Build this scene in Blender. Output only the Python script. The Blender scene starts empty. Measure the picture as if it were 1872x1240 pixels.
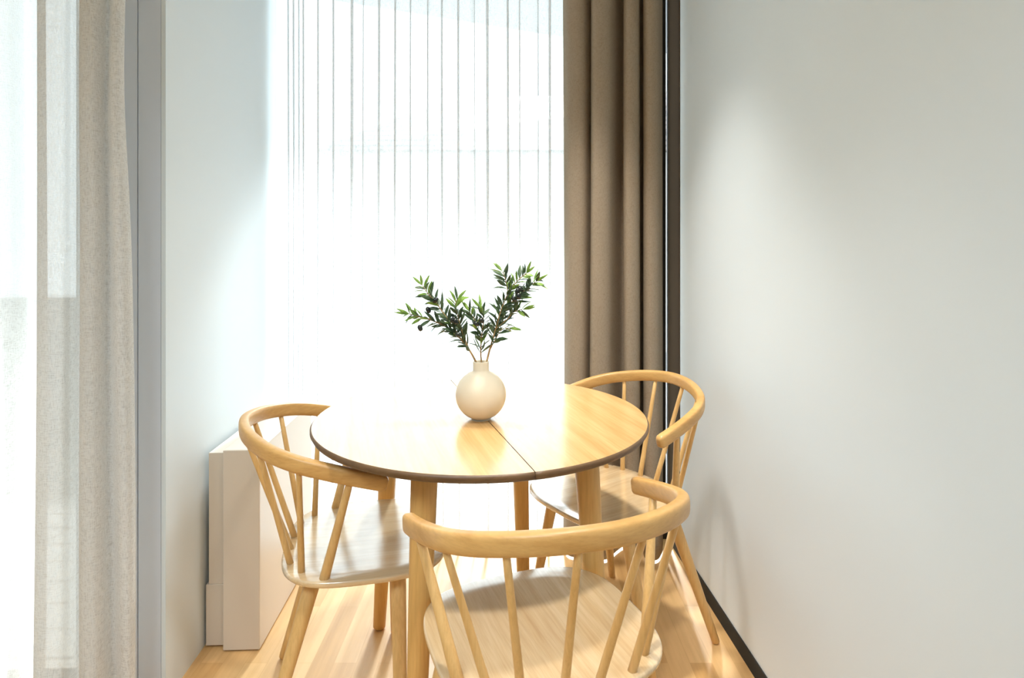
import bpy, bmesh, math, random
from mathutils import Vector, Matrix
PI = math.pi
S = bpy.context.scene
COL = S.collection

# ------------------------------------------------------------------ camera, world, lights, exposure
F_PX, HOR, CAMZ = 1099.7, 450.6, 1.2748
cam_d = bpy.data.cameras.new('camera'); cam = bpy.data.objects.new('camera', cam_d); COL.objects.link(cam)
cam.location = (0, 0, CAMZ); cam.rotation_euler = (PI/2, 0, 0)
cam_d.sensor_width = 36; cam_d.lens = 36*F_PX/1872; cam_d.shift_y = (HOR-620)/1872; cam_d.clip_start = .05
S.camera = cam
S.view_settings.view_transform = 'Standard'; S.view_settings.look = 'None'
S.view_settings.gamma = 1; S.view_settings.use_curve_mapping = False
S.view_settings.exposure = 0.12
S.cycles.max_bounces = 10; S.cycles.diffuse_bounces = 6; S.cycles.transparent_max_bounces = 24
S.cycles.transmission_bounces = 6; S.cycles.sample_clamp_indirect = 6
S.cycles.use_denoising = True

SKY_STRENGTH = 3.8
SUN_STRENGTH = 13.5
SUN_AZ, SUN_EL = math.radians(-3), math.radians(37)     # sun stands beyond the window
LAMP_A, LAMP_B, FILL = 6.5, 3.2, 50

w = bpy.data.worlds.new('sky'); S.world = w; w.use_nodes = True
wn = w.node_tree.nodes; wl = w.node_tree.links
bg = wn['Background']; bg.inputs[0].default_value = (.80, .92, 1, 1); bg.inputs[1].default_value = SKY_STRENGTH

sd = bpy.data.lights.new('sun', 'SUN'); sd.energy = SUN_STRENGTH; sd.angle = math.radians(5); sd.color = (.90, .95, 1)
so = bpy.data.objects.new('sun', sd); COL.objects.link(so)
dirv = Vector((math.sin(SUN_AZ)*math.cos(SUN_EL), -math.cos(SUN_AZ)*math.cos(SUN_EL), -math.sin(SUN_EL)))
so.rotation_euler = dirv.to_track_quat('-Z', 'Y').to_euler(); so.location = (0, 8, 6)

PSI = math.atan(.0468); CP, SP = math.cos(PSI), math.sin(PSI)
def W(u, v, z=0):                       # room frame (u across, v towards the window) to world
    return Vector((u*CP - v*SP, u*SP + v*CP, z))
UL, UR, VW, VL, ZC = -.890, .803, 2.585, 1.728, 2.62     # left wall, right wall, window plane, left facade plane, ceiling

def area(name, loc, size, energy, col, size_y=None, rot=(0, 0, 0), portal=False):
    d = bpy.data.lights.new(name, 'AREA'); d.energy = energy; d.color = col; d.size = size
    if size_y: d.shape = 'RECTANGLE'; d.size_y = size_y
    else: d.shape = 'DISK'
    o = bpy.data.objects.new(name, d); COL.objects.link(o); o.location = loc; o.rotation_euler = rot
    if portal: d.cycles.is_portal = True
    return o
for lc_, e_, spr, tilt in (((.18, 1.92, 2.585), LAMP_A, 66, 0), ((.04, .80, 2.585), LAMP_B, 62, 15)):
    area('ceiling_spot', lc_, .16, e_, (1, .96, .90), rot=(math.radians(tilt), 0, 0)).data.spread = math.radians(spr)
area('added_fill_light', (-.9, -.7, 2.58), 1.0, FILL, (.74, .88, 1), 1.0).data.spread = math.radians(140)  # unseen fill light, added to brighten surfaces facing the camera
area('daylight_portal', W(-.04, VW+.12, 1.3), 1.75, 1, (1, 1, 1), 2.6, (-PI/2, 0, PSI), True)
area('daylight_portal', W(-2.25, VL+.12, 1.3), 2.2, 1, (1, 1, 1), 2.6, (-PI/2, 0, PSI), True)

# ------------------------------------------------------------------ materials
def srgb(r, g, b):
    f = lambda c: (c/255/12.92) if c/255 <= .04045 else ((c/255+.055)/1.055)**2.4
    return (f(r), f(g), f(b), 1)
def mat(name):
    m = bpy.data.materials.new(name); m.use_nodes = True
    nt = m.node_tree; return m, nt, nt.nodes['Principled BSDF']
def noise(nt, scale, vec=None, detail=4, rough=.55, coord='Object'):
    n = nt.nodes.new('ShaderNodeTexNoise'); n.inputs['Scale'].default_value = scale
    n.inputs['Detail'].default_value = detail; n.inputs['Roughness'].default_value = rough
    tc = nt.nodes.new('ShaderNodeTexCoord'); mp = nt.nodes.new('ShaderNodeMapping')
    if vec: mp.inputs['Scale'].default_value = vec
    nt.links.new(tc.outputs[coord], mp.inputs[0]); nt.links.new(mp.outputs[0], n.inputs['Vector'])
    return n, mp
def ramp(nt, src, a, b, lo=.3, hi=.7):
    r = nt.nodes.new('ShaderNodeValToRGB'); r.color_ramp.elements[0].position = lo; r.color_ramp.elements[1].position = hi
    r.color_ramp.elements[0].color = a; r.color_ramp.elements[1].color = b
    nt.links.new(src, r.inputs[0]); return r
def bump(nt, bs, src, strength, dist=.001):
    b = nt.nodes.new('ShaderNodeBump'); b.inputs['Strength'].default_value = strength; b.inputs['Distance'].default_value = dist
    nt.links.new(src, b.inputs['Height']); nt.links.new(b.outputs[0], bs.inputs['Normal'])
def paint(name, c, rough=.6, bmp=.15):
    m, nt, bs = mat(name); n, _ = noise(nt, 220)
    bs.inputs['Base Color'].default_value = c; bs.inputs['Roughness'].default_value = rough
    if bmp: bump(nt, bs, n.outputs[0], bmp, .0004)
    return m
def wood(name, c1, c2, vec, scale=6, rough=.4, ior=1.5, coat=0, rot=0, coord='Object'):
    m, nt, bs = mat(name)
    n, mp = noise(nt, scale, vec, 6, .62, coord); mp.inputs['Rotation'].default_value = (0, 0, rot)
    n2, mp2 = noise(nt, scale*7, vec, 3, .6, coord); mp2.inputs['Rotation'].default_value = (0, 0, rot)
    r = ramp(nt, n.outputs[0], c1, c2, .32, .68)
    r2 = ramp(nt, n2.outputs[0], (.86, .83, .78, 1), (1, 1, 1, 1), .3, .6)
    mx = nt.nodes.new('ShaderNodeMix'); mx.data_type = 'RGBA'; mx.blend_type = 'MULTIPLY'; mx.inputs[0].default_value = .8
    nt.links.new(r.outputs[0], mx.inputs[6]); nt.links.new(r2.outputs[0], mx.inputs[7])
    nt.links.new(mx.outputs[2], bs.inputs['Base Color'])
    bs.inputs['Roughness'].default_value = rough; bs.inputs['IOR'].default_value = ior
    bs.inputs['Coat Weight'].default_value = coat; bs.inputs['Coat IOR'].default_value = 1.8 if coat > .5 else 1.5; bs.inputs['Coat Roughness'].default_value = rough*.8
    bump(nt, bs, n2.outputs[0], .12, .0006)
    return m
M = {}
M['wall'] = paint('white_wall_paint', srgb(221, 230, 235), .55)
M['ceil'] = paint('ceiling_paint', srgb(240, 240, 238), .8)
M['grey'] = paint('grey_painted_panel', srgb(212, 220, 232), .42, .05)
M['base'] = paint('dark_skirting', srgb(52, 52, 50), .45, .1)
M['shade_strip'] = paint('painted_wall_shade', srgb(78, 64, 50), .9, 0)  # brown carries the shade at the wall's window end
for k_ in ('shade_strip', 'base'): M[k_].node_tree.nodes['Principled BSDF'].inputs['IOR'].default_value = 1.12
M['frame'] = paint('dark_window_frame', srgb(38, 36, 34), .4, .05)
M['rad'] = paint('warm_white_metal', srgb(212, 199, 182), .32, .03)
M['beech'] = wood('beech_upright', srgb(214, 170, 104), srgb(232, 194, 132), (1, 1, .06), 30, .38)
M['beech_rail'] = wood('beech_bent_rail', srgb(198, 150, 86), srgb(218, 174, 108), (.25, .25, 1.2), 26, .36)
M['seat'] = wood('seat_veneer', srgb(214, 182, 136), srgb(232, 206, 166), (1, .05, 1), 26, .2, 1.8, 1)
M['leg'] = wood('oak_leg', srgb(204, 156, 86), srgb(226, 182, 112), (1, 1, .05), 24, .4)
M['vase'] = paint('cream_ceramic', srgb(226, 214, 190), .55, .3)
M['dark'] = paint('vase_inside', srgb(70, 58, 46), .8, 0)
M['stem'] = wood('woody_stem', srgb(140, 106, 66), srgb(190, 158, 106), (1, 1, .2), 90, .7)
def twotone(name, a, b, rough, sc=60):
    m, nt, bs = mat(name); n, _ = noise(nt, sc)
    r = ramp(nt, n.outputs[0], a, b); nt.links.new(r.outputs[0], bs.inputs['Base Color'])
    bs.inputs['Roughness'].default_value = rough; return m
M['leaf'] = twotone('olive_leaf_dark', srgb(52, 74, 52), srgb(92, 114, 78), .45)
M['leaf2'] = twotone('olive_leaf_young', srgb(104, 142, 58), srgb(150, 182, 84), .45)
M['olive'] = twotone('ripe_olive', srgb(22, 24, 26), srgb(48, 54, 48), .25)
# tabletop: oak veneer running along the seam
SEAM = math.radians(107)
M['top'] = wood('table_oak_veneer', srgb(198, 154, 94), srgb(220, 180, 122), (1, .04, 1), 26, .22, 1.6, .55)
M['edge'] = wood('shaded_oak_edge', srgb(92, 68, 44), srgb(116, 88, 58), (1, 1, 4), 20, .45)  # same oak darkened: the rim's shade is put into the colour
# floor: narrow oak staves along v
def floor_mat():
    m, nt, bs = mat('oak_stave_floor')
    tc = nt.nodes.new('ShaderNodeTexCoord'); mp = nt.nodes.new('ShaderNodeMapping')
    mp.inputs['Rotation'].default_value = (0, 0, -PI/2)
    nt.links.new(tc.outputs['Object'], mp.inputs[0])
    br = nt.nodes.new('ShaderNodeTexBrick'); br.inputs['Scale'].default_value = 1
    br.inputs['Brick Width'].default_value = .46; br.inputs['Row Height'].default_value = .068
    br.inputs['Mortar Size'].default_value = .0006; br.offset = .37; br.inputs['Bias'].default_value = 0
    br.inputs['Color1'].default_value = (0, 0, 0, 1); br.inputs['Color2'].default_value = (1, 1, 1, 1)
    br.inputs['Mortar'].default_value = (.1, .1, .1, 1)
    nt.links.new(mp.outputs[0], br.inputs['Vector'])
    r = ramp(nt, br.outputs[0], srgb(204, 160, 102), srgb(230, 190, 134), 0, 1)
    n, _ = noise(nt, 22, (1, .06, 1), 6, .6)
    r2 = ramp(nt, n.outputs[0], (.74, .68, .6, 1), (1, 1, 1, 1), .3, .62)
    mx = nt.nodes.new('ShaderNodeMix'); mx.data_type = 'RGBA'; mx.blend_type = 'MULTIPLY'; mx.inputs[0].default_value = .9
    nt.links.new(r.outputs[0], mx.inputs[6]); nt.links.new(r2.outputs[0], mx.inputs[7])
    nt.links.new(mx.outputs[2], bs.inputs['Base Color']); bs.inputs['Roughness'].default_value = .36
    bump(nt, bs, n.outputs[0], .15, .0005)
    return m
M['floor'] = floor_mat()
def fabric(name, c, transp, transl, weave=900, c2=None, slub=.5):
    """cloth: a share of open weave (transparent), a share let through as scattered light, the rest reflected"""
    m = bpy.data.materials.new(name); m.use_nodes = True; nt = m.node_tree; nt.nodes.clear()
    out = nt.nodes.new('ShaderNodeOutputMaterial')
    df = nt.nodes.new('ShaderNodeBsdfDiffuse'); tl = nt.nodes.new('ShaderNodeBsdfTranslucent'); tr = nt.nodes.new('ShaderNodeBsdfTransparent')
    n, _ = noise(nt, weave, (1, 1, .1), 2); n3, _ = noise(nt, weave, (.12, .12, 1.2), 2)
    ad = nt.nodes.new('ShaderNodeMath'); ad.operation = 'ADD'; nt.links.new(n.outputs[0], ad.inputs[0]); nt.links.new(n3.outputs[0], ad.inputs[1])
    k = c2 or tuple(v*.8 for v in c[:3])+(1,)
    r = ramp(nt, ad.outputs[0], k, c, .8, 1.2)
    nt.links.new(r.outputs[0], df.inputs[0]); nt.links.new(r.outputs[0], tl.inputs[0])
    b = nt.nodes.new('ShaderNodeBump'); b.inputs['Strength'].default_value = .25; b.inputs['Distance'].default_value = .0006
    nt.links.new(ad.outputs[0], b.inputs['Height']); nt.links.new(b.outputs[0], df.inputs['Normal'])
    m1 = nt.nodes.new('ShaderNodeMixShader'); m1.inputs[0].default_value = transl
    nt.links.new(df.outputs[0], m1.inputs[1]); nt.links.new(tl.outputs[0], m1.inputs[2])
    if transp > 0:
        m2 = nt.nodes.new('ShaderNodeMixShader')
        mr = nt.nodes.new('ShaderNodeMapRange'); nt.links.new(ad.outputs[0], mr.inputs[0])
        mr.inputs[1].default_value = .75; mr.inputs[2].default_value = 1.25
        mr.inputs[3].default_value = min(1, transp*(1+slub)); mr.inputs[4].default_value = transp*(1-slub)
        nt.links.new(mr.outputs[0], m2.inputs[0])
        nt.links.new(m1.outputs[0], m2.inputs[1]); nt.links.new(tr.outputs[0], m2.inputs[2])
        nt.links.new(m2.outputs[0], out.inputs[0])
    else: nt.links.new(m1.outputs[0], out.inputs[0])
    return m
M['sheer'] = fabric('white_voile', srgb(246, 247, 248), .22, .44, 700, slub=.25)
M['taupe'] = fabric('taupe_heavy_cloth', srgb(174, 160, 142), 0, .06, 900, srgb(156, 142, 124))
M['linen'] = fabric('grey_linen', srgb(242, 241, 238), .11, .47, 700, srgb(220, 217, 212), .5)
def glass_mat():
    m = bpy.data.materials.new('window_glass'); m.use_nodes = True; nt = m.node_tree; nt.nodes.clear()
    out = nt.nodes.new('ShaderNodeOutputMaterial'); g = nt.nodes.new('ShaderNodeBsdfGlossy'); g.inputs['Roughness'].default_value = .02
    t = nt.nodes.new('ShaderNodeBsdfTransparent'); t.inputs[0].default_value = (.95, .97, .96, 1)
    mx = nt.nodes.new('ShaderNodeMixShader'); mx.inputs[0].default_value = .06
    nt.links.new(t.outputs[0], mx.inputs[1]); nt.links.new(g.outputs[0], mx.inputs[2]); nt.links.new(mx.outputs[0], out.inputs[0])
    return m
M['glass'] = glass_mat()

# ------------------------------------------------------------------ builders
def link(name, me, m, parent=None, smooth=True):
    o = bpy.data.objects.new(name, me); COL.objects.link(o)
    if m is not None: me.materials.append(m)
    if smooth:
        for p in me.polygons: p.use_smooth = True
    if parent: o.parent = parent
    return o
def from_bm(name, bm, m, parent=None, smooth=False):
    bmesh.ops.recalc_face_normals(bm, faces=bm.faces)
    me = bpy.data.meshes.new(name); bm.to_mesh(me); bm.free()
    return link(name, me, m, parent, smooth)
def prism(bm, pts, z0, z1):
    a = [bm.verts.new((p[0], p[1], z0)) for p in pts]; b = [bm.verts.new((p[0], p[1], z1)) for p in pts]
    n = len(pts); bm.faces.new(a[::-1]); bm.faces.new(b)
    for i in range(n): bm.faces.new((a[i], a[(i+1) % n], b[(i+1) % n], b[i]))
def boxuv(bm, u0, u1, v0, v1, z0, z1):
    prism(bm, [W(u0, v0), W(u1, v0), W(u1, v1), W(u0, v1)], z0, z1)
def bevel(o, wd, seg=3, angle=40):
    md = o.modifiers.new('bevel', 'BEVEL'); md.width = wd; md.segments = seg; md.limit_method = 'ANGLE'; md.angle_limit = math.radians(angle)
    return o
def ubox(name, dims, m, parent=None, bev=0):
    bm = bmesh.new(); boxuv(bm, *dims); o = from_bm(name, bm, m, parent)
    if bev: bevel(o, bev)
    return o
def struct(o): o['kind'] = 'structure'; return o
def tag(o, label, cat, group=None):
    o['label'] = label; o['category'] = cat
    if group: o['group'] = group
    return o
def empty(name, loc=(0, 0, 0), rz=0):
    o = bpy.data.objects.new(name, None); COL.objects.link(o); o.location = loc; o.rotation_euler = (0, 0, rz); o.empty_display_size = .1
    return o
def catmull(P, n):
    P = [Vector(p) for p in P]; Q = [P[0]*2-P[1]]+P+[P[-1]*2-P[-2]]; out = []
    for i in range(1, len(Q)-2):
        for k in range(n):
            t = k/n; a, b, c, d = Q[i-1:i+3]
            out.append(.5*((2*b)+(c-a)*t+(2*a-5*b+4*c-d)*t*t+(3*b-a-3*c+d)*t**3))
    out.append(P[-1].copy()); return out
def tube(bm, path, radii, seg=12, cap_round=True):
    """round tube along a path; radii one per point"""
    n = len(path); rings = []
    up = Vector((0, 0, 1))
    prev = None
    for i, p in enumerate(path):
        t = (path[min(i+1, n-1)]-path[max(i-1, 0)]).normalized()
        if prev is None:
            a = t.cross(up)
            if a.length < .05: a = t.cross(Vector((1, 0, 0)))
            a.normalize()
        else:
            a = (prev - t*prev.dot(t)).normalized()
        b = t.cross(a).normalized(); prev = a
        rings.append((p, a, b, radii[i], t))
    if cap_round:
        p, a, b, r, t = rings[0]; rings = [(p-t*r*.35, a, b, r*.6, t), (p-t*r*.15, a, b, r*.87, t)]+rings
        p, a, b, r, t = rings[-1]; rings += [(p+t*r*.15, a, b, r*.87, t), (p+t*r*.35, a, b, r*.6, t)]
    vs = [[bm.verts.new(p+(a*math.cos(2*PI*k/seg)+b*math.sin(2*PI*k/seg))*r) for k in range(seg)] for p, a, b, r, t in rings]
    for i in range(len(vs)-1):
        for k in range(seg): bm.faces.new((vs[i][k], vs[i][(k+1) % seg], vs[i+1][(k+1) % seg], vs[i+1][k]))
    bm.faces.new(vs[0][::-1]); bm.faces.new(vs[-1])
def lathe(bm, prof, seg=64, c=(0, 0)):
    vs = [[bm.verts.new((c[0]+r*math.cos(2*PI*k/seg), c[1]+r*math.sin(2*PI*k/seg), z)) for k in range(seg)] for r, z in prof]
    for i in range(len(vs)-1):
        for k in range(seg): bm.faces.new((vs[i][k], vs[i][(k+1) % seg], vs[i+1][(k+1) % seg], vs[i+1][k]))
    bm.faces.new(vs[0]); bm.faces.new(vs[-1])

# ------------------------------------------------------------------ the room
TH = .12
plan_room = [W(-3.7, -2.8), W(UR, -2.8), W(UR, VW+.05), W(UL-.05, VW+.05), W(UL-.05, VL+.11), W(-3.7, VL+.11)]
for nm, z0, z1, m in (('floor', -.1, 0, 'floor'), ('ceiling', ZC, ZC+.1, 'ceil')):
    bm = bmesh.new(); prism(bm, plan_room, z0, z1); struct(from_bm(nm, bm, M[m]))
struct(ubox('wall_right', (UR, UR+TH, -2.8, VW+.03, 0, ZC), M['wall']))
bm = bmesh.new(); prism(bm, [W(UL-.05, VL+.0305), W(UL-.012, VL+.0305), W(UL-.012, VL), W(UL, VL), W(UL, VW+.05), W(UL-.05, VW+.05)], 0, ZC)
struct(from_bm('wall_left', bm, M['wall']))
M['wall2'] = paint('blue_grey_wall_paint', srgb(158, 168, 178), .7)
struct(ubox('wall_back', (-3.7, UR, -2.8-TH, -2.8, 0, ZC), M['wall2']))
struct(ubox('wall_far_left', (-3.7-TH, -3.7, -2.8, VL, 0, ZC), M['wall2']))
struct(ubox('baseboard_right', (UR-.004, UR+.02, -2.8, VW-.02, 0, .052), M['base']))
# return beside the left wall: grey boards with a narrow joint
xg = -1.0165+.0  # joint position (u)
def upx(px, v):     # u of the vertical line seen at px on the plane v
    k = (px-936)/F_PX
    # x = uC - vS ; y = uS + vC ; x = k y
    return v*(k*CP+SP)/(CP-k*SP)
uj = upx(251.5, VL)
struct(ubox('wall_left_return', (uj+.0012, UL-.0132, VL, VL+.03, 0, ZC), M['grey'], bev=.0015))
uw = -1.13
struct(ubox('trim_1', (uw, uj-.0012, VL, VL+.03, 0, ZC), M['grey'], bev=.0015))
ubk = struct(ubox('trim_2', (uw, UL-.05, VL+.031, VL+.05, 0, ZC), M['base']))
struct(ubox('wall_front_left', (-3.7, -3.35, VL, VL+.12, 0, ZC), M['wall']))

struct(ubox('wall_shade_strip', (UR-.003, UR+.01, 2.43, VW, .052, ZC), M['shade_strip']))  # added dark strip: shade beside the curtain put into its colour
# window 1 (behind the sheer): dark frame with two leaves of glass
def window(n, u0, u1, v, z0, z1, mull, fw=.035, slit=0):
    wn_ = struct(empty('window_%d' % n, W((u0+u1)/2, v, z0)))
    inv = wn_.matrix_world.inverted()
    def part(name, dims, m):
        bm = bmesh.new(); boxuv(bm, *dims)
        for vv in bm.verts: vv.co -= Vector(wn_.location)
        return from_bm(name, bm, m, wn_)
    part('frame_head', (u0, u1, v, v+.05, z1-fw, z1), M['frame'])
    part('frame_sill', (u0, u1, v, v+.05, z0, z0+fw), M['frame'])
    part('frame_jamb', (u0, u0+fw, v, v+.05, z0+fw, z1-fw), M['frame'])
    part('frame_jamb', (u1-fw-slit, u1-slit, v, v+.05, z0+fw, z1-fw), M['frame'])
    xs = [u0+fw]+mull+[u1-fw-slit]
    for q in mull: part('mullion', (q-.02, q+.02, v, v+.05, z0+fw, z1-fw), M['frame'])
    for a, b in zip(xs[:-1], xs[1:]):
        part('pane', (a+.002+(.02 if a in mull else 0), b-.002-(.02 if b in mull else 0), v+.02, v+.026, z0+fw, z1-fw), M['glass'])
    return wn_
window(1, UL-.045, UR, VW, 0, ZC, [], .03, .011)
window(2, -3.35, uw, VL+.05, 0, ZC, [-2.3])

# ------------------------------------------------------------------ curtains
def cloth(name, plan, z0, z1, m, rows=40, sway=None, thick=.0):
    """plan: list of (x, y); sway(i, s, h) -> (dx, dy), h 0 at the top, 1 at the hem"""
    me = bpy.data.meshes.new(name); V = []; Fc = []; n = len(plan)
    for r in range(rows+1):
        h = r/rows; z = z1+(z0-z1)*h
        for i, p in enumerate(plan):
            dx, dy = sway(i, i/(n-1), h) if sway else (0, 0)
            V.append((p[0]+dx, p[1]+dy, z))
    for r in range(rows):
        for i in range(n-1): Fc.append((r*n+i, r*n+i+1, (r+1)*n+i+1, (r+1)*n+i))
    me.from_pydata(V, [], Fc); o = link(name, me, m)
    if thick: md = o.modifiers.new('thickness', 'SOLIDIFY'); md.thickness = thick; md.offset = 0
    return o
rnd = random.Random(4)
# sheer: loose folds that double back on themselves a little
folds = [upx(p, VW-.045) for p in (519, 528, 537, 546, 556, 582, 612, 642, 666, 695, 722, 752, 782, 810, 836, 868, 892, 926, 950, 982, 1006, 1032, 1060)]
plan = []
for i in range(len(folds)-1):
    a, b = folds[i], folds[i+1]; wd = b-a
    for k in range(16):
        t = k/16
        u = a+wd*(t+.24*math.sin(2*PI*t+PI)*(.62, 1.0, 1.35, .8, 1.1, .68, 1.5)[i % 7])
        v = VW-.042-(.018+.006*math.sin(i*1.7))*math.cos(2*PI*t)
        plan.append(W(u, v))
ph = [rnd.uniform(0, 6) for _ in range(len(plan))]
def sway_s(i, s, h): return (.006*math.sin(h*2.2+s*9)*h, .006*math.sin(h*3+s*23)*h)
sheer = cloth('sheer_curtain', plan, .012, ZC, M['sheer'], 30, sway_s)
tag(sheer, 'white see-through voile curtain hanging in front of the bright window behind the table', 'curtain')
# heavy taupe curtain gathered at the right-hand end
def plan_px(L, n=8):
    L = [(px, Y-.065) for px, Y in L]; pts = [Vector(((px-936)/F_PX*Y, Y, 0)) for px, Y in L]; return catmull(pts, n)
tp = plan_px([(1029, 2.600), (1037, 2.545), (1052, 2.522), (1066, 2.53), (1078, 2.575), (1082, 2.585), (1080, 2.545), (1084, 2.500), (1098, 2.488), (1114, 2.505),
              (1126, 2.56), (1138, 2.605), (1145, 2.60), (1141, 2.54), (1144, 2.498), (1156, 2.488), (1167, 2.51), (1171, 2.575), (1178, 2.60), (1176, 2.55), (1179, 2.510),
              (1190, 2.492), (1202, 2.505), (1208, 2.545), (1211, 2.575)])
def sway_t(i, s, h): return (.008*math.sin(h*3.0+s*7)*(.25+h)*(1-s), .006*math.sin(h*4+s*14)*h)
tc_ = cloth('blackout_curtain', tp, .008, ZC, M['taupe'], 30, sway_t, .0016)
tag(tc_, 'heavy taupe curtain gathered in deep folds between the window and the right wall', 'curtain')
# grey linen curtain in the left foreground
def plan_v(L, n=8):
    return catmull([W(upx(px, v), v) for px, v in L], n)
lp = plan_v([(a, b+.035) for a, b in [(-420, 1.60), (-360, 1.655), (-300, 1.60), (-240, 1.65), (-190, 1.595), (-130, 1.645), (-80, 1.60), (-40, 1.575), (-5, 1.565), (20, 1.585), (36, 1.62), (50, 1.645),
    (72, 1.645), (82, 1.62), (70, 1.58), (64, 1.555), (72, 1.535), (96, 1.53), (118, 1.545), (128, 1.585), (136, 1.60), (150, 1.635), (170, 1.64), (164, 1.60), (146, 1.555), (144, 1.53), (152, 1.515), (170, 1.52),
    (186, 1.55), (194, 1.59), (204, 1.595), (207, 1.565), (212, 1.54), (222, 1.535), (231, 1.55), (235, 1.575), (232, 1.60)]], 7)
def sway_l(i, s, h):
    b = max(0, (s-.55)/.45)
    return (.006*math.sin(h*5+s*11)*(.3+h) + b*.012*h - b*.012*math.exp(-((h-.36)/.10)**2), .008*math.sin(h*4.2+s*17))
lc = cloth('linen_curtain', lp, .010, ZC, M['linen'], 44, sway_l)
tag(lc, 'grey-beige loosely woven linen curtain hanging at the left edge', 'curtain')

# ------------------------------------------------------------------ radiator cover
rc = empty('radiator', W(-.79, 2.25, 0))
def rpart(name, dims, bev=.002, par=None):
    bm = bmesh.new(); boxuv(bm, *dims)
    for vv in bm.verts: vv.co -= Vector(rc.location)
    return bevel(from_bm(name, bm, M['rad'], rc), bev, 2)
rpart('front_casing', (-.819, -.705, 1.929, 2.50, .004, .634), .003)
rpart('rear_casing', (-.874, -.8195, 1.955, 2.50, .20, .618))
rpart('rear_foot', (-.882, -.8195, 1.953, 2.50, .006, .20))
tag(rc, 'low warm-white radiator box standing along the left wall', 'radiator')

# ------------------------------------------------------------------ table
TC = Vector((-.0863, 1.718, 0)); TR = .466; TZ = .7965
tb = empty('dining_table', TC, SEAM-PI/2)
tag(tb, 'round oak table with a central joint and four tapered legs, carrying the vase', 'table')
for sgn in (1, -1):
    g = .0011; n = 72
    prof = [(.004, TZ), (0, TZ-.004), (0, TZ-.010), (.004, TZ-.017), (.012, TZ-.021)]   # inset from the rim, height
    bm = bmesh.new(); rings = []
    for ins, z in prof:
        r = TR-ins; a0 = math.asin(g/r)
        rings.append([bm.verts.new((sgn*r*math.cos(t), r*math.sin(t), z)) for t in [-PI/2+a0+(PI-2*a0)*k/n for k in range(n+1)]])
    for i in range(len(rings)-1):
        f0 = len(bm.faces)
        for k in range(n): bm.faces.new((rings[i][k], rings[i][k+1], rings[i+1][k+1], rings[i+1][k]))
    bm.faces.new(rings[0]); bm.faces.new(rings[-1])
    bm.faces.new([r[0] for r in rings]); bm.faces.new([r[-1] for r in rings])
    # straight joint face
    bm.normal_update()
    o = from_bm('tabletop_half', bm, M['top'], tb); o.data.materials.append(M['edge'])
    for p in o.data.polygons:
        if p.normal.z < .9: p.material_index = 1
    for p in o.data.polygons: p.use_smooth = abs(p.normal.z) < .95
def taper(name, a, b, ra, rb, m, parent, seg=20, mid=None, n=6):
    bm = bmesh.new(); a, b = Vector(a), Vector(b)
    tube(bm, [a.lerp(b, k/n) for k in range(n+1)], [ra+(rb-ra)*k/n for k in range(n+1)], seg)
    o = from_bm(name, bm, m, parent, True); return o
MID = Vector((-.096, 1.753, 0)); unrot = Matrix.Rotation(-tb.rotation_euler.z, 3, 'Z')
for x, y in ((-.214, 1.395), (.210, 1.530), (.032, 2.105), (-.417, 1.988)):      # where each leg passes seat height
    P = Vector((x, y, 0)); a = unrot @ (MID+(P-MID)*.93-TC); b = unrot @ (MID+(P-MID)*1.08-TC)
    taper('leg', (a.x, a.y, TZ-.030), (b.x, b.y, .008), .0325, .0205, M['leg'], tb, 28)

# ------------------------------------------------------------------ chair
SEAT_Z = .4663
def rail_z(y): return .7623-.2543*y
CH = {'A': ((-.5629, 1.6531), -1.3505), 'B': ((.1134, 1.1339), .3646), 'C': ((.4414, 2.072), 2.1763)}
def sweep(bm, path, wv, hv, seg=20, ex=2.6):
    """rounded-rectangle section swept on a nearly level path; ends rounded off"""
    n = len(path); L = [0]
    for i in range(1, n): L.append(L[-1]+(path[i]-path[i-1]).length)
    rings = []
    for i, p in enumerate(path):
        t = (path[min(i+1, n-1)]-path[max(i-1, 0)]).normalized()
        side = t.cross(Vector((0, 0, 1))).normalized(); upv = side.cross(t).normalized()
        e = min(L[i], L[-1]-L[i]); k = 1 if e > .014 else math.sqrt(max(0, 1-((.014-e)/.016)**2))
        ring = []
        for q in range(seg):
            a = 2*PI*q/seg; c, s = math.cos(a), math.sin(a)
            ring.append(bm.verts.new(p+side*(wv/2*k*math.copysign(abs(c)**(2/ex), c))+upv*(hv/2*k*math.copysign(abs(s)**(2/ex), s))))
        rings.append(ring)
    for i in range(n-1):
        for q in range(seg): bm.faces.new((rings[i][q], rings[i][(q+1) % seg], rings[i+1][(q+1) % seg], rings[i+1][q]))
    bm.faces.new(rings[0][::-1]); bm.faces.new(rings[-1])
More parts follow.
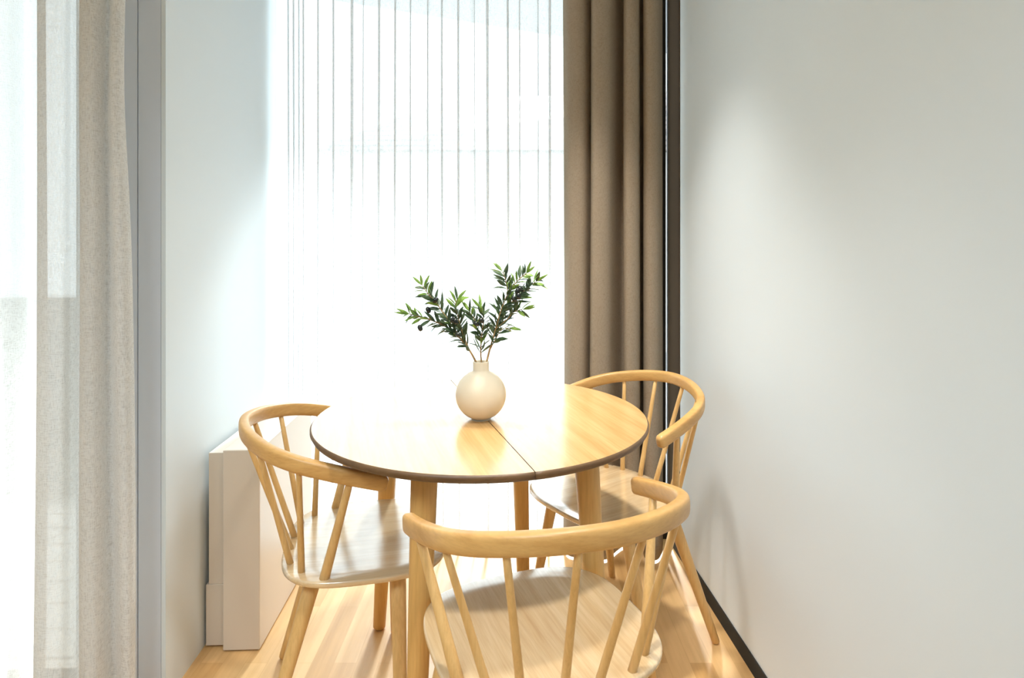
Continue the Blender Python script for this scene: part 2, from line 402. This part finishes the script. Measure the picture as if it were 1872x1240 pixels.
def make_chair():
    c = empty('dining_chair')
    # seat
    a, b, yo, ex = .2333, .2159, .1594, 3.2; n = 96
    def ring(ins, z):
        out = []
        for k in range(n):
            t = 2*PI*k/n; ct, st = math.cos(t), math.sin(t)
            x = (a-ins)*math.copysign(abs(ct)**(2/ex), ct); y = (b-ins)*math.copysign(abs(st)**(2/ex), st)
            d = 0
            out.append((x, yo+y, z+d))
        return out
    bm = bmesh.new()
    R = [ring(i, z) for i, z in ((.20, SEAT_Z-.006), (.12, SEAT_Z-.004), (.05, SEAT_Z-.0012), (.004, SEAT_Z), (.0008, SEAT_Z-.0015), (0, SEAT_Z-.004), (.0, SEAT_Z-.011), (.004, SEAT_Z-.016), (.02, SEAT_Z-.021))]
    vs = [[bm.verts.new(p) for p in r] for r in R]
    for i in range(len(vs)-1):
        for k in range(n): bm.faces.new((vs[i][k], vs[i][(k+1) % n], vs[i+1][(k+1) % n], vs[i+1][k]))
    bm.faces.new(vs[0]); bm.faces.new(vs[-1])
    from_bm('seat', bm, M['seat'], c, True)
    # bent rail
    half = [(0, -.158), (.055, -.150), (.110, -.130), (.165, -.096), (.212, -.052), (.244, .006), (.260, .075), (.267, .140), (.270, .212)]
    pts = [Vector((-x, y, 0)) for x, y in half[::-1]]+[Vector((x, y, 0)) for x, y in half[1:]]
    path = catmull(pts, 7)
    # finer at the ends so that the tips round off
    def refine(P):
        a0, a1 = P[0], P[1]; z0, z1 = P[-2], P[-1]
        return [a0]+[a0.lerp(a1, t) for t in (.06, .15, .3, .5, .75)]+P[1:-1]+[z0.lerp(z1, t) for t in (.25, .5, .7, .85, .94)]+[z1]
    path = refine(path)
    for p in path: p.z = rail_z(p.y)
    bm = bmesh.new(); sweep(bm, path, .027, .039, 28, 3.6)
    from_bm('back_rail', bm, M['beech_rail'], c, True)
    tops = [(.264, .125), (.245, .008), (.168, -.094), (.062, -.148)]
    bots = [(.204, .061), (.160, .004), (.112, -.028), (.035, -.036)]
    for i in range(4):
        for s in (1, -1):
            T = Vector((s*tops[i][0], tops[i][1], rail_z(tops[i][1])-.012)); B = Vector((s*bots[i][0], bots[i][1], SEAT_Z-.006))
            taper('spindle', B, T, .0125 if i == 0 else .0088, .0085 if i == 0 else .0066, M['beech'], c, 14)
    for s in (1, -1):
        taper('leg', (s*.150, .035, SEAT_Z-.016), (s*.236, -.096, .005), .0205, .0125, M['beech'], c, 18)
        taper('leg', (s*.165, .240, SEAT_Z-.016), (s*.285, .225+.02, .005), .0205, .0135, M['beech'], c, 18)
    return c
def copy_tree(src):
    r = src.copy(); COL.objects.link(r)
    for ch in list(src.children):
        d = ch.copy(); COL.objects.link(d); d.parent = r
    return r
chair = make_chair()
labels = {'A': 'pale beech spindle-back armchair between the radiator and the table',
          'B': 'pale beech spindle-back armchair nearest the camera, seen from behind',
          'C': 'pale beech spindle-back armchair beside the taupe curtain and right wall'}
for i, k in enumerate('ABC'):
    o = chair if i == 0 else copy_tree(chair)
    (x, y), t = CH[k]
    o.location = (x, y, 0); o.rotation_euler = (0, 0, t)
    tag(o, labels[k], 'chair', 'spindle-back chairs around the round table')

# ------------------------------------------------------------------ vase and olive branches
KS = .8944
VC = Vector((-.0863, 1.668, TZ))
bm = bmesh.new(); Rv = .078; cz = .0755; prof = []
prof.append((.030, 0)); 
for k in range(3, 30):
    t = -PI/2+PI*k/32
    r, z = Rv*math.cos(t), cz+Rv*.985*math.sin(t)
    if z > .001 and not (z > cz and r < .031): prof.append((r, z))
ztop = prof[-1][1]
prof += [(.0265, ztop+.004), (.0245, ztop+.010), (.0243, .176), (.0238, .1785), (.0222, .1792), (.0205, .1775), (.0200, .165), (.0205, .155)]
prof = [(r*KS, z*KS) for r, z in prof]; lathe(bm, prof, 72)
vase = from_bm('vase', bm, M['vase'], None, True); vase.location = VC
tag(vase, 'round cream ceramic vase with a short neck, holding olive branches on the table', 'vase')
bm = bmesh.new(); lathe(bm, [(.001, .1545*KS), (.0198*KS, .1548*KS)], 32)
o = from_bm('vase_inside', bm, M['dark'], vase)

def PX(px, py, dy=0):                    # place of a twig point near the vase
    Y = VC.y+dy; return Vector(((px-936)/F_PX*Y, Y, CAMZ-(py-HOR)/F_PX*Y))
def leaf(V, Fc, base, d, up, L, wd, curl):
    d = d.normalized(); side = d.cross(up)
    if side.length < 1e-3: side = d.cross(Vector((1, 0, 0)))
    side.normalize(); nrm = side.cross(d)
    ks = [(0, .06), (.12, .45), (.3, .88), (.5, 1), (.7, .8), (.88, .4), (1, .03)]
    i0 = len(V)
    for t, f in ks:
        c = base+d*(L*t)+nrm*(-curl*L*t*t)
        V.append(c+side*(wd/2*f)+nrm*(wd*.14*f)); V.append(c); V.append(c-side*(wd/2*f)+nrm*(wd*.14*f))
    for k in range(len(ks)-1):
        a = i0+3*k; Fc.append((a, a+1, a+4, a+3)); Fc.append((a+1, a+2, a+5, a+4))
def branch(label, stems, olives, seed, young):
    rn = random.Random(seed)
    root = empty('olive_branch', VC+Vector((0, 0, .15))); off = Vector(root.location)
    bm = bmesh.new(); LV = [[], []]; LF = [[], []]
    for path, r0, r1, lf in stems:
        P = catmull([PX(*q) for q in path], 6); n = len(P)
        tube(bm, [p-off for p in P], [r0+(r1-r0)*i/(n-1) for i in range(n)], 7)
        L = [0]
        for i in range(1, n): L.append(L[-1]+(P[i]-P[i-1]).length)
        if not lf: continue
        s0, dens = lf; s = s0*L[-1]; side = 0
        while s < L[-1]:
            i = max(j for j in range(n) if L[j] <= s); i = min(i, n-2)
            p = P[i].lerp(P[i+1], (s-L[i])/max(1e-6, L[i+1]-L[i])); t = (P[i+1]-P[i]).normalized()
            f = s/L[-1]
            ang0 = rn.uniform(0, 2*PI)
            a = t.cross(Vector((0, 1, 0))).normalized(); b = t.cross(a)
            for q in (0, PI):
                ang = ang0+q+rn.uniform(-.4, .4)
                out = a*math.cos(ang)+b*math.sin(ang)
                d = t*rn.uniform(.45, 1.1)+out*rn.uniform(.7, 1.1)+Vector((0, 0, rn.uniform(-.15, .25)))
                up = Vector((rn.uniform(-1, 1), rn.uniform(-1, .3), rn.uniform(.2, 1)))
                yng = 1 if (f > .78 and rn.random() < young*.8) or rn.random() < .05 else 0
                leaf(LV[yng], LF[yng], p-off, d, up, KS*rn.uniform(.036, .062)*(1-.2*f), KS*rn.uniform(.0095, .0140), rn.uniform(-.1, .3))
            s += dens*.85*rn.uniform(.7, 1.3)
        for q in range(2):
            t = (P[-1]-P[-2]).normalized(); out = Vector((rn.uniform(-1, 1), rn.uniform(-1, 1), rn.uniform(-.6, 1)))
            leaf(LV[1], LF[1], P[-1]-off, t+out*.55, Vector((0, -1, .4)), KS*rn.uniform(.034, .05), .008, rn.uniform(-.1, .2))
    from_bm('stem', bm, M['stem'], root, True)
    for y, nm, m in ((0, 'leaves', 'leaf'), (1, 'young_leaves', 'leaf2')):
        if not LV[y]: continue
        me = bpy.data.meshes.new(nm); me.from_pydata(LV[y], [], LF[y]); o = link(nm, me, M[m], root)
        md = o.modifiers.new('thickness', 'SOLIDIFY'); md.thickness = .0006
        if y: o['label'] = 'light green young leaves at the tips'
    for px, py, dy in olives:
        c = PX(px, py, dy)-off; bm = bmesh.new()
        lathe(bm, [(.0005, -.0094), (.0036, -.0085), (.006, -.0054), (.007, 0), (.006, .0054), (.0036, .0085), (.0005, .0094)], 14)
        tube(bm, [Vector((0, 0, .010)), Vector((.002, 0, .016)), Vector((.006, 0, .022))], [.0006]*3, 5)
        bmesh.ops.rotate(bm, verts=bm.verts, matrix=Matrix.Rotation(rn.uniform(-1.3, 1.3), 3, 'Y')); bmesh.ops.translate(bm, verts=bm.verts, vec=c)
        from_bm('olive', bm, M['olive'], root, True)
    tag(root, label, 'branch', 'olive branches in the vase'); return root
branch('leafy olive twig with dark olives leaning out to the left of the vase', [
    ([(878, 690), (871, 664), (851, 630), (825, 604), (795, 588), (768, 580), (748, 574)], .0032, .0012, (.28, .0085)),
    ([(846, 625), (832, 603), (812, 575), (797, 553), (783, 538), (772, 522)], .0022, .001, (.12, .0085)),
    ([(858, 640), (846, 610), (838, 582), (832, 560), (836, 548)], .002, .0009, (.25, .009))],
    [(783, 567, -.01), (768, 600, -.012), (796, 549, -.02), (828, 585, -.02), (833, 588, -.03), (838, 612, -.03)], 3, .7)
branch('leafy olive twig with dark olives rising to the right of the vase', [
    ([(884, 690), (889, 664), (898, 630), (907, 598), (917, 565), (931, 533), (948, 512), (962, 500)], .003, .0011, (.33, .0085)),
    ([(906, 602), (926, 585), (940, 570), (956, 566)], .0018, .0009, (.25, .010)),
    ([(917, 566), (936, 552), (955, 535), (970, 522), (980, 515)], .002, .0009, (.15, .0085)),
    ([(929, 538), (926, 520), (922, 505), (918, 496)], .0015, .0008, (.2, .012))],
    [(951, 529, -.01), (946, 533, -.02), (940, 547, -.02), (948, 542, -.03)], 8, .85)
branch('short dark-leaved olive twig standing between the two longer twigs', [
    ([(881, 690), (880, 664), (879, 640), (881, 610), (884, 584), (880, 565)], .0026, .0011, (.35, .0095)),
    ([(882, 625), (872, 600), (866, 582), (858, 570)], .0016, .0008, (.25, .011)),
    ([(892, 648), (905, 622), (918, 602), (930, 600)], .0014, .0008, (.35, .016))],
    [(880, 586, -.02), (871, 592, -.02)], 15, .35)

# ------------------------------------------------------------------ outside
def outmat(name, c, rough=.8): return paint(name, c, rough, 0)
def paver_mat():
    m, nt, bs = mat('pale_terrace_paving'); tc = nt.nodes.new('ShaderNodeTexCoord')
    br = nt.nodes.new('ShaderNodeTexBrick'); br.inputs['Scale'].default_value = 1; br.offset = .5
    br.inputs['Brick Width'].default_value = .6; br.inputs['Row Height'].default_value = .15; br.inputs['Mortar Size'].default_value = .006
    br.inputs['Color1'].default_value = srgb(176, 174, 170); br.inputs['Color2'].default_value = srgb(188, 186, 182); br.inputs['Mortar'].default_value = srgb(130, 128, 124)
    nt.links.new(tc.outputs['Object'], br.inputs['Vector']); nt.links.new(br.outputs[0], bs.inputs['Base Color']); bs.inputs['Roughness'].default_value = .8
    return m
terr = struct(ubox('terrace_ground', (-6, 6, VL+.12, 7.5, -.16, -.06), paver_mat()))
# cut away under the room: the terrace starts beyond the windows
# canopy slab above the window; unseen left wing added to keep sun out
bm = bmesh.new(); prism(bm, [(-1.6, 2.86), (6, 3.3), (6, 7.4), (.285, 4.9), (-1.29, 4.2), (-6, 4.2), (-6, 1.9), (-1.6, 1.9)], 3.0, 3.25)
struct(from_bm('canopy_slab', bm, outmat('canopy_render', srgb(190, 194, 198))))
# neighbouring house with a tiled hip roof
def tiles_mat():
    m, nt, bs = mat('clay_roof_tiles'); tc = nt.nodes.new('ShaderNodeTexCoord')
    br = nt.nodes.new('ShaderNodeTexBrick'); br.inputs['Scale'].default_value = 1; br.offset = .5
    br.inputs['Brick Width'].default_value = .22; br.inputs['Row Height'].default_value = .13; br.inputs['Mortar Size'].default_value = .02
    br.inputs['Color1'].default_value = srgb(140, 124, 114); br.inputs['Color2'].default_value = srgb(160, 142, 132); br.inputs['Mortar'].default_value = srgb(56, 50, 46)
    mp = nt.nodes.new('ShaderNodeMapping'); mp.inputs['Rotation'].default_value = (PI/2, 0, 0)
    nt.links.new(tc.outputs['Object'], mp.inputs[0]); nt.links.new(mp.outputs[0], br.inputs['Vector']); nt.links.new(br.outputs[0], bs.inputs['Base Color'])
    return m
hs_ = empty('neighbouring_house', (0, 12, 0))
bm = bmesh.new(); prism(bm, [(-3.0, -1.6), (6, -1.6), (6, 4), (-3.0, 4)], -3.5, 2.9)
from_bm('house_wall', bm, outmat('pale_render_wall', srgb(226, 222, 214)), hs_)
bm = bmesh.new()
e = [(-3.3, -1.9, 2.9), (6.4, -1.9, 2.9), (6.4, 4.3, 2.9), (-3.3, 4.3, 2.9)]; rd = [(-1.5, 1.0, 4.45), (6.4, 1.0, 4.75)]
ve = [bm.verts.new(p) for p in e]; vr = [bm.verts.new(p) for p in rd]
bm.faces.new((ve[0], ve[1], vr[1], vr[0])); bm.faces.new((ve[2], ve[3], vr[0], vr[1])); bm.faces.new((ve[3], ve[0], vr[0])); bm.faces.new((ve[1], ve[2], vr[1])); bm.faces.new(ve)
from_bm('roof', bm, tiles_mat(), hs_)
tag(hs_, 'pale house with a tiled hip roof across the way, faint behind the white curtain', 'building')
# low planter wall seen faintly through the linen
bm = bmesh.new(); prism(bm, [(-7, 4.4), (-1.9, 4.4), (-1.9, 4.7), (-7, 4.7)], -.06, .9)
gw = from_bm('garden_wall', bm, outmat('grey_garden_wall', srgb(176, 176, 176)))
tag(gw, 'low grey wall on the terrace, faint behind the linen curtain', 'wall')
